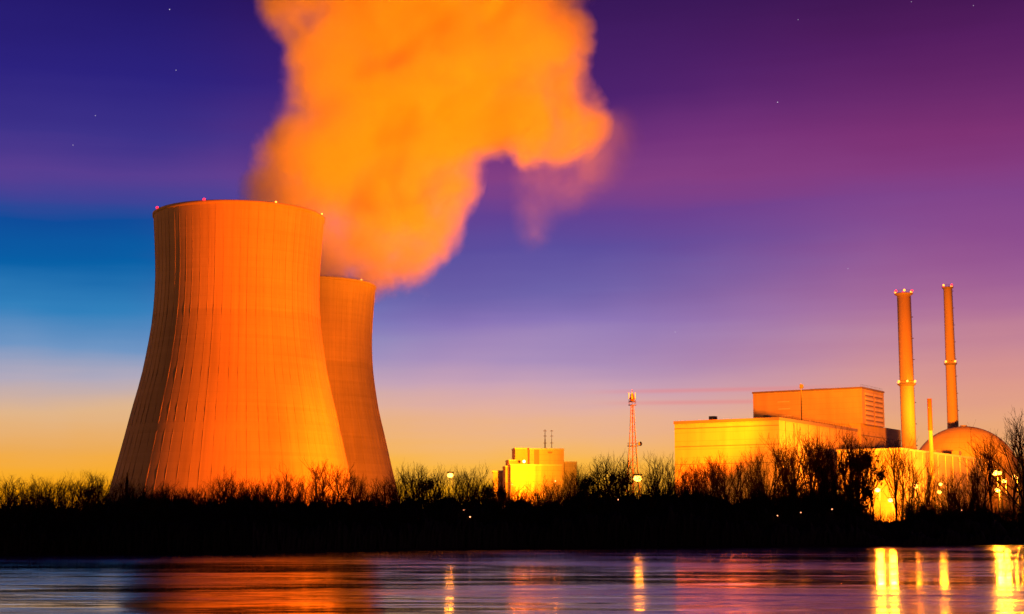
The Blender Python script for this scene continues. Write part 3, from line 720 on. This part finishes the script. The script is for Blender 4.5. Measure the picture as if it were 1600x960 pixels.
for px, Y, g, H, kd in items:
    kn, tm, cm, im, h0 = PROTO[kd]; zn = under(px); cnt[zn] = cnt.get(zn, 0) + 1
    loc = P2(px, Y); loc.z = g; s = H / h0
    big = 'tall ' if H > 17 else ('short ' if H < 9 else '')
    kw = {'bare': 'bare', 'slim': 'slim bare', 'ivied': 'ivy-clad', 'conifer': 'pointed dark conifer'}[kn]
    noun = '' if kn == 'conifer' else ' tree'
    lab = f"{big}{kw}{noun} {zn}, {ORD[min(cnt[zn] - 1, 19)]} from left"
    root = thing({'conifer': 'conifer_tree'}.get(kn, 'bare_tree'), loc, lab, 'tree', 'leafless trees along the far riverbank' if kn != 'conifer' else 'small conifers by the large cooling tower')
    wd = rt.uniform(.85, 1.2) * (1.0 if H < 20 else .85)
    if H < 11: wd *= 1.25
    root.scale = (s * wd, s * wd, s); root.rotation_euler = (0, 0, rt.uniform(0, 6.28))
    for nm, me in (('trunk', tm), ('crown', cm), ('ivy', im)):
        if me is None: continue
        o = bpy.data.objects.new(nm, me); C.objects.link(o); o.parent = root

# ---------------------------------------------------------------- scrub along the bank: one dark mass
SCRUB = [(-200, 776), (0, 782), (60, 778), (110, 786), (180, 776), (250, 768), (320, 776), (380, 766), (430, 772), (480, 778), (540, 774), (600, 776), (660, 774), (700, 768), (760, 772), (830, 774), (880, 770), (905, 758), (960, 762),
         (1000, 764), (1040, 758), (1080, 760), (1130, 770), (1180, 776), (1215, 782), (1260, 776), (1300, 780), (1340, 785), (1360, 796), (1395, 804), (1412, 792), (1440, 788), (1465, 794), (1500, 786), (1535, 793), (1560, 800), (1600, 798), (1700, 800), (2200, 790)]
def scrub_y(px):
    for (a, A), (b, B) in zip(SCRUB, SCRUB[1:]):
        if px <= b: return A + (B - A) * (px - a) / (b - a)
    return 790
sm = MB(); rs = random.Random(5)
# lumpy thicket body, three staggered hedgerow ridges
for row, (off, drop) in enumerate(((3.5, 26), (9, 12), (17, 0))):
    prof = 7; cols = 900; k0 = len(sm.v)
    for i in range(cols + 1):
        px = -300 + 2500 * i / cols; Y0 = bankY(px) + off
        nz = noise.noise(Vector((px * .035, row * 9.1, 0))) * 13 + noise.noise(Vector((px * .13, row * 5.3, 2))) * 11
        top = topz(scrub_y(px) + drop + 17 + nz, Y0)
        for j in range(prof + 1):
            t = j / prof; a = math.pi * t
            y = Y0 + (2.6 + off * .05) * -math.cos(a) + noise.noise(Vector((px * .2, j * .9, row))) * .9
            z = (.25 if row == 0 else 1.0) + (top - .4) * math.sin(a) ** .55 + (noise.noise(Vector((px * .3, j * 1.3, row + 4))) * .5 if 0 < j < prof else 0)
            sm.v.append(((px - 800) / F / math.cos(PITCH) * y, y, z))
    for i in range(cols):
        for j in range(prof):
            a = k0 + i * (prof + 1) + j; sm.f.append((a, a + prof + 1, a + prof + 2, a + 1))
# twigs and stems bristling out of it
for i in range(26000):
    px = rs.uniform(-150, 1760); off = rs.uniform(1.5, 22); Y = bankY(px) + off
    yt = scrub_y(px) + max(0, (17 - off)) * 1.6 + rs.uniform(-10, 22)
    zt = topz(yt, Y); zb = max(1.0, zt - rs.uniform(1.5, 4))
    p = P2(px, Y); lean = Vector((rs.gauss(0, .28), rs.gauss(0, .2), 0)); L = zt - zb
    if L < .5: continue
    a = Vector((p.x, p.y, zb)); b = a + Vector((lean.x * L, lean.y * L, L)); w_ = rs.uniform(.03, .09)
    sm.add([a - Vector((w_, 0, 0)), a + Vector((w_, .02, 0)), b], [(0, 1, 2)])
    if rs.random() < .5:
        c = a.lerp(b, rs.uniform(.3, .7)); e = c + Vector((rs.uniform(-1, 1), rs.uniform(-.4, .4), rs.uniform(.5, 1.4))); sm.add([c - Vector((w_ * .7, 0, 0)), c + Vector((w_ * .7, .02, 0)), e], [(0, 1, 2)])
for i in range(7000):
    px = rs.choice((rs.uniform(1180, 1352), rs.uniform(1180, 1340), rs.uniform(1412, 1600))); off = rs.uniform(8, 26); Y = bankY(px) + off
    zt = topz(scrub_y(px) - 34 * rs.random() ** 1.8, Y); zb = 3.0; p = P2(px, Y); L = zt - zb; a = Vector((p.x, p.y, zb)); b = a + Vector((rs.gauss(0, .13) * L, rs.gauss(0, .1) * L, L)); w_ = rs.uniform(.03, .08)
    sm.add([a - Vector((w_, 0, 0)), a + Vector((w_, .02, 0)), b], [(0, 1, 2)])
    for _ in range(2):
        c = a.lerp(b, rs.uniform(.5, .95)); e = c + Vector((rs.uniform(-.9, .9), rs.uniform(-.4, .4), rs.uniform(.5, 1.5))); sm.add([c - Vector((w_ * .6, 0, 0)), c + Vector((w_ * .6, .02, 0)), e], [(0, 1, 2)])
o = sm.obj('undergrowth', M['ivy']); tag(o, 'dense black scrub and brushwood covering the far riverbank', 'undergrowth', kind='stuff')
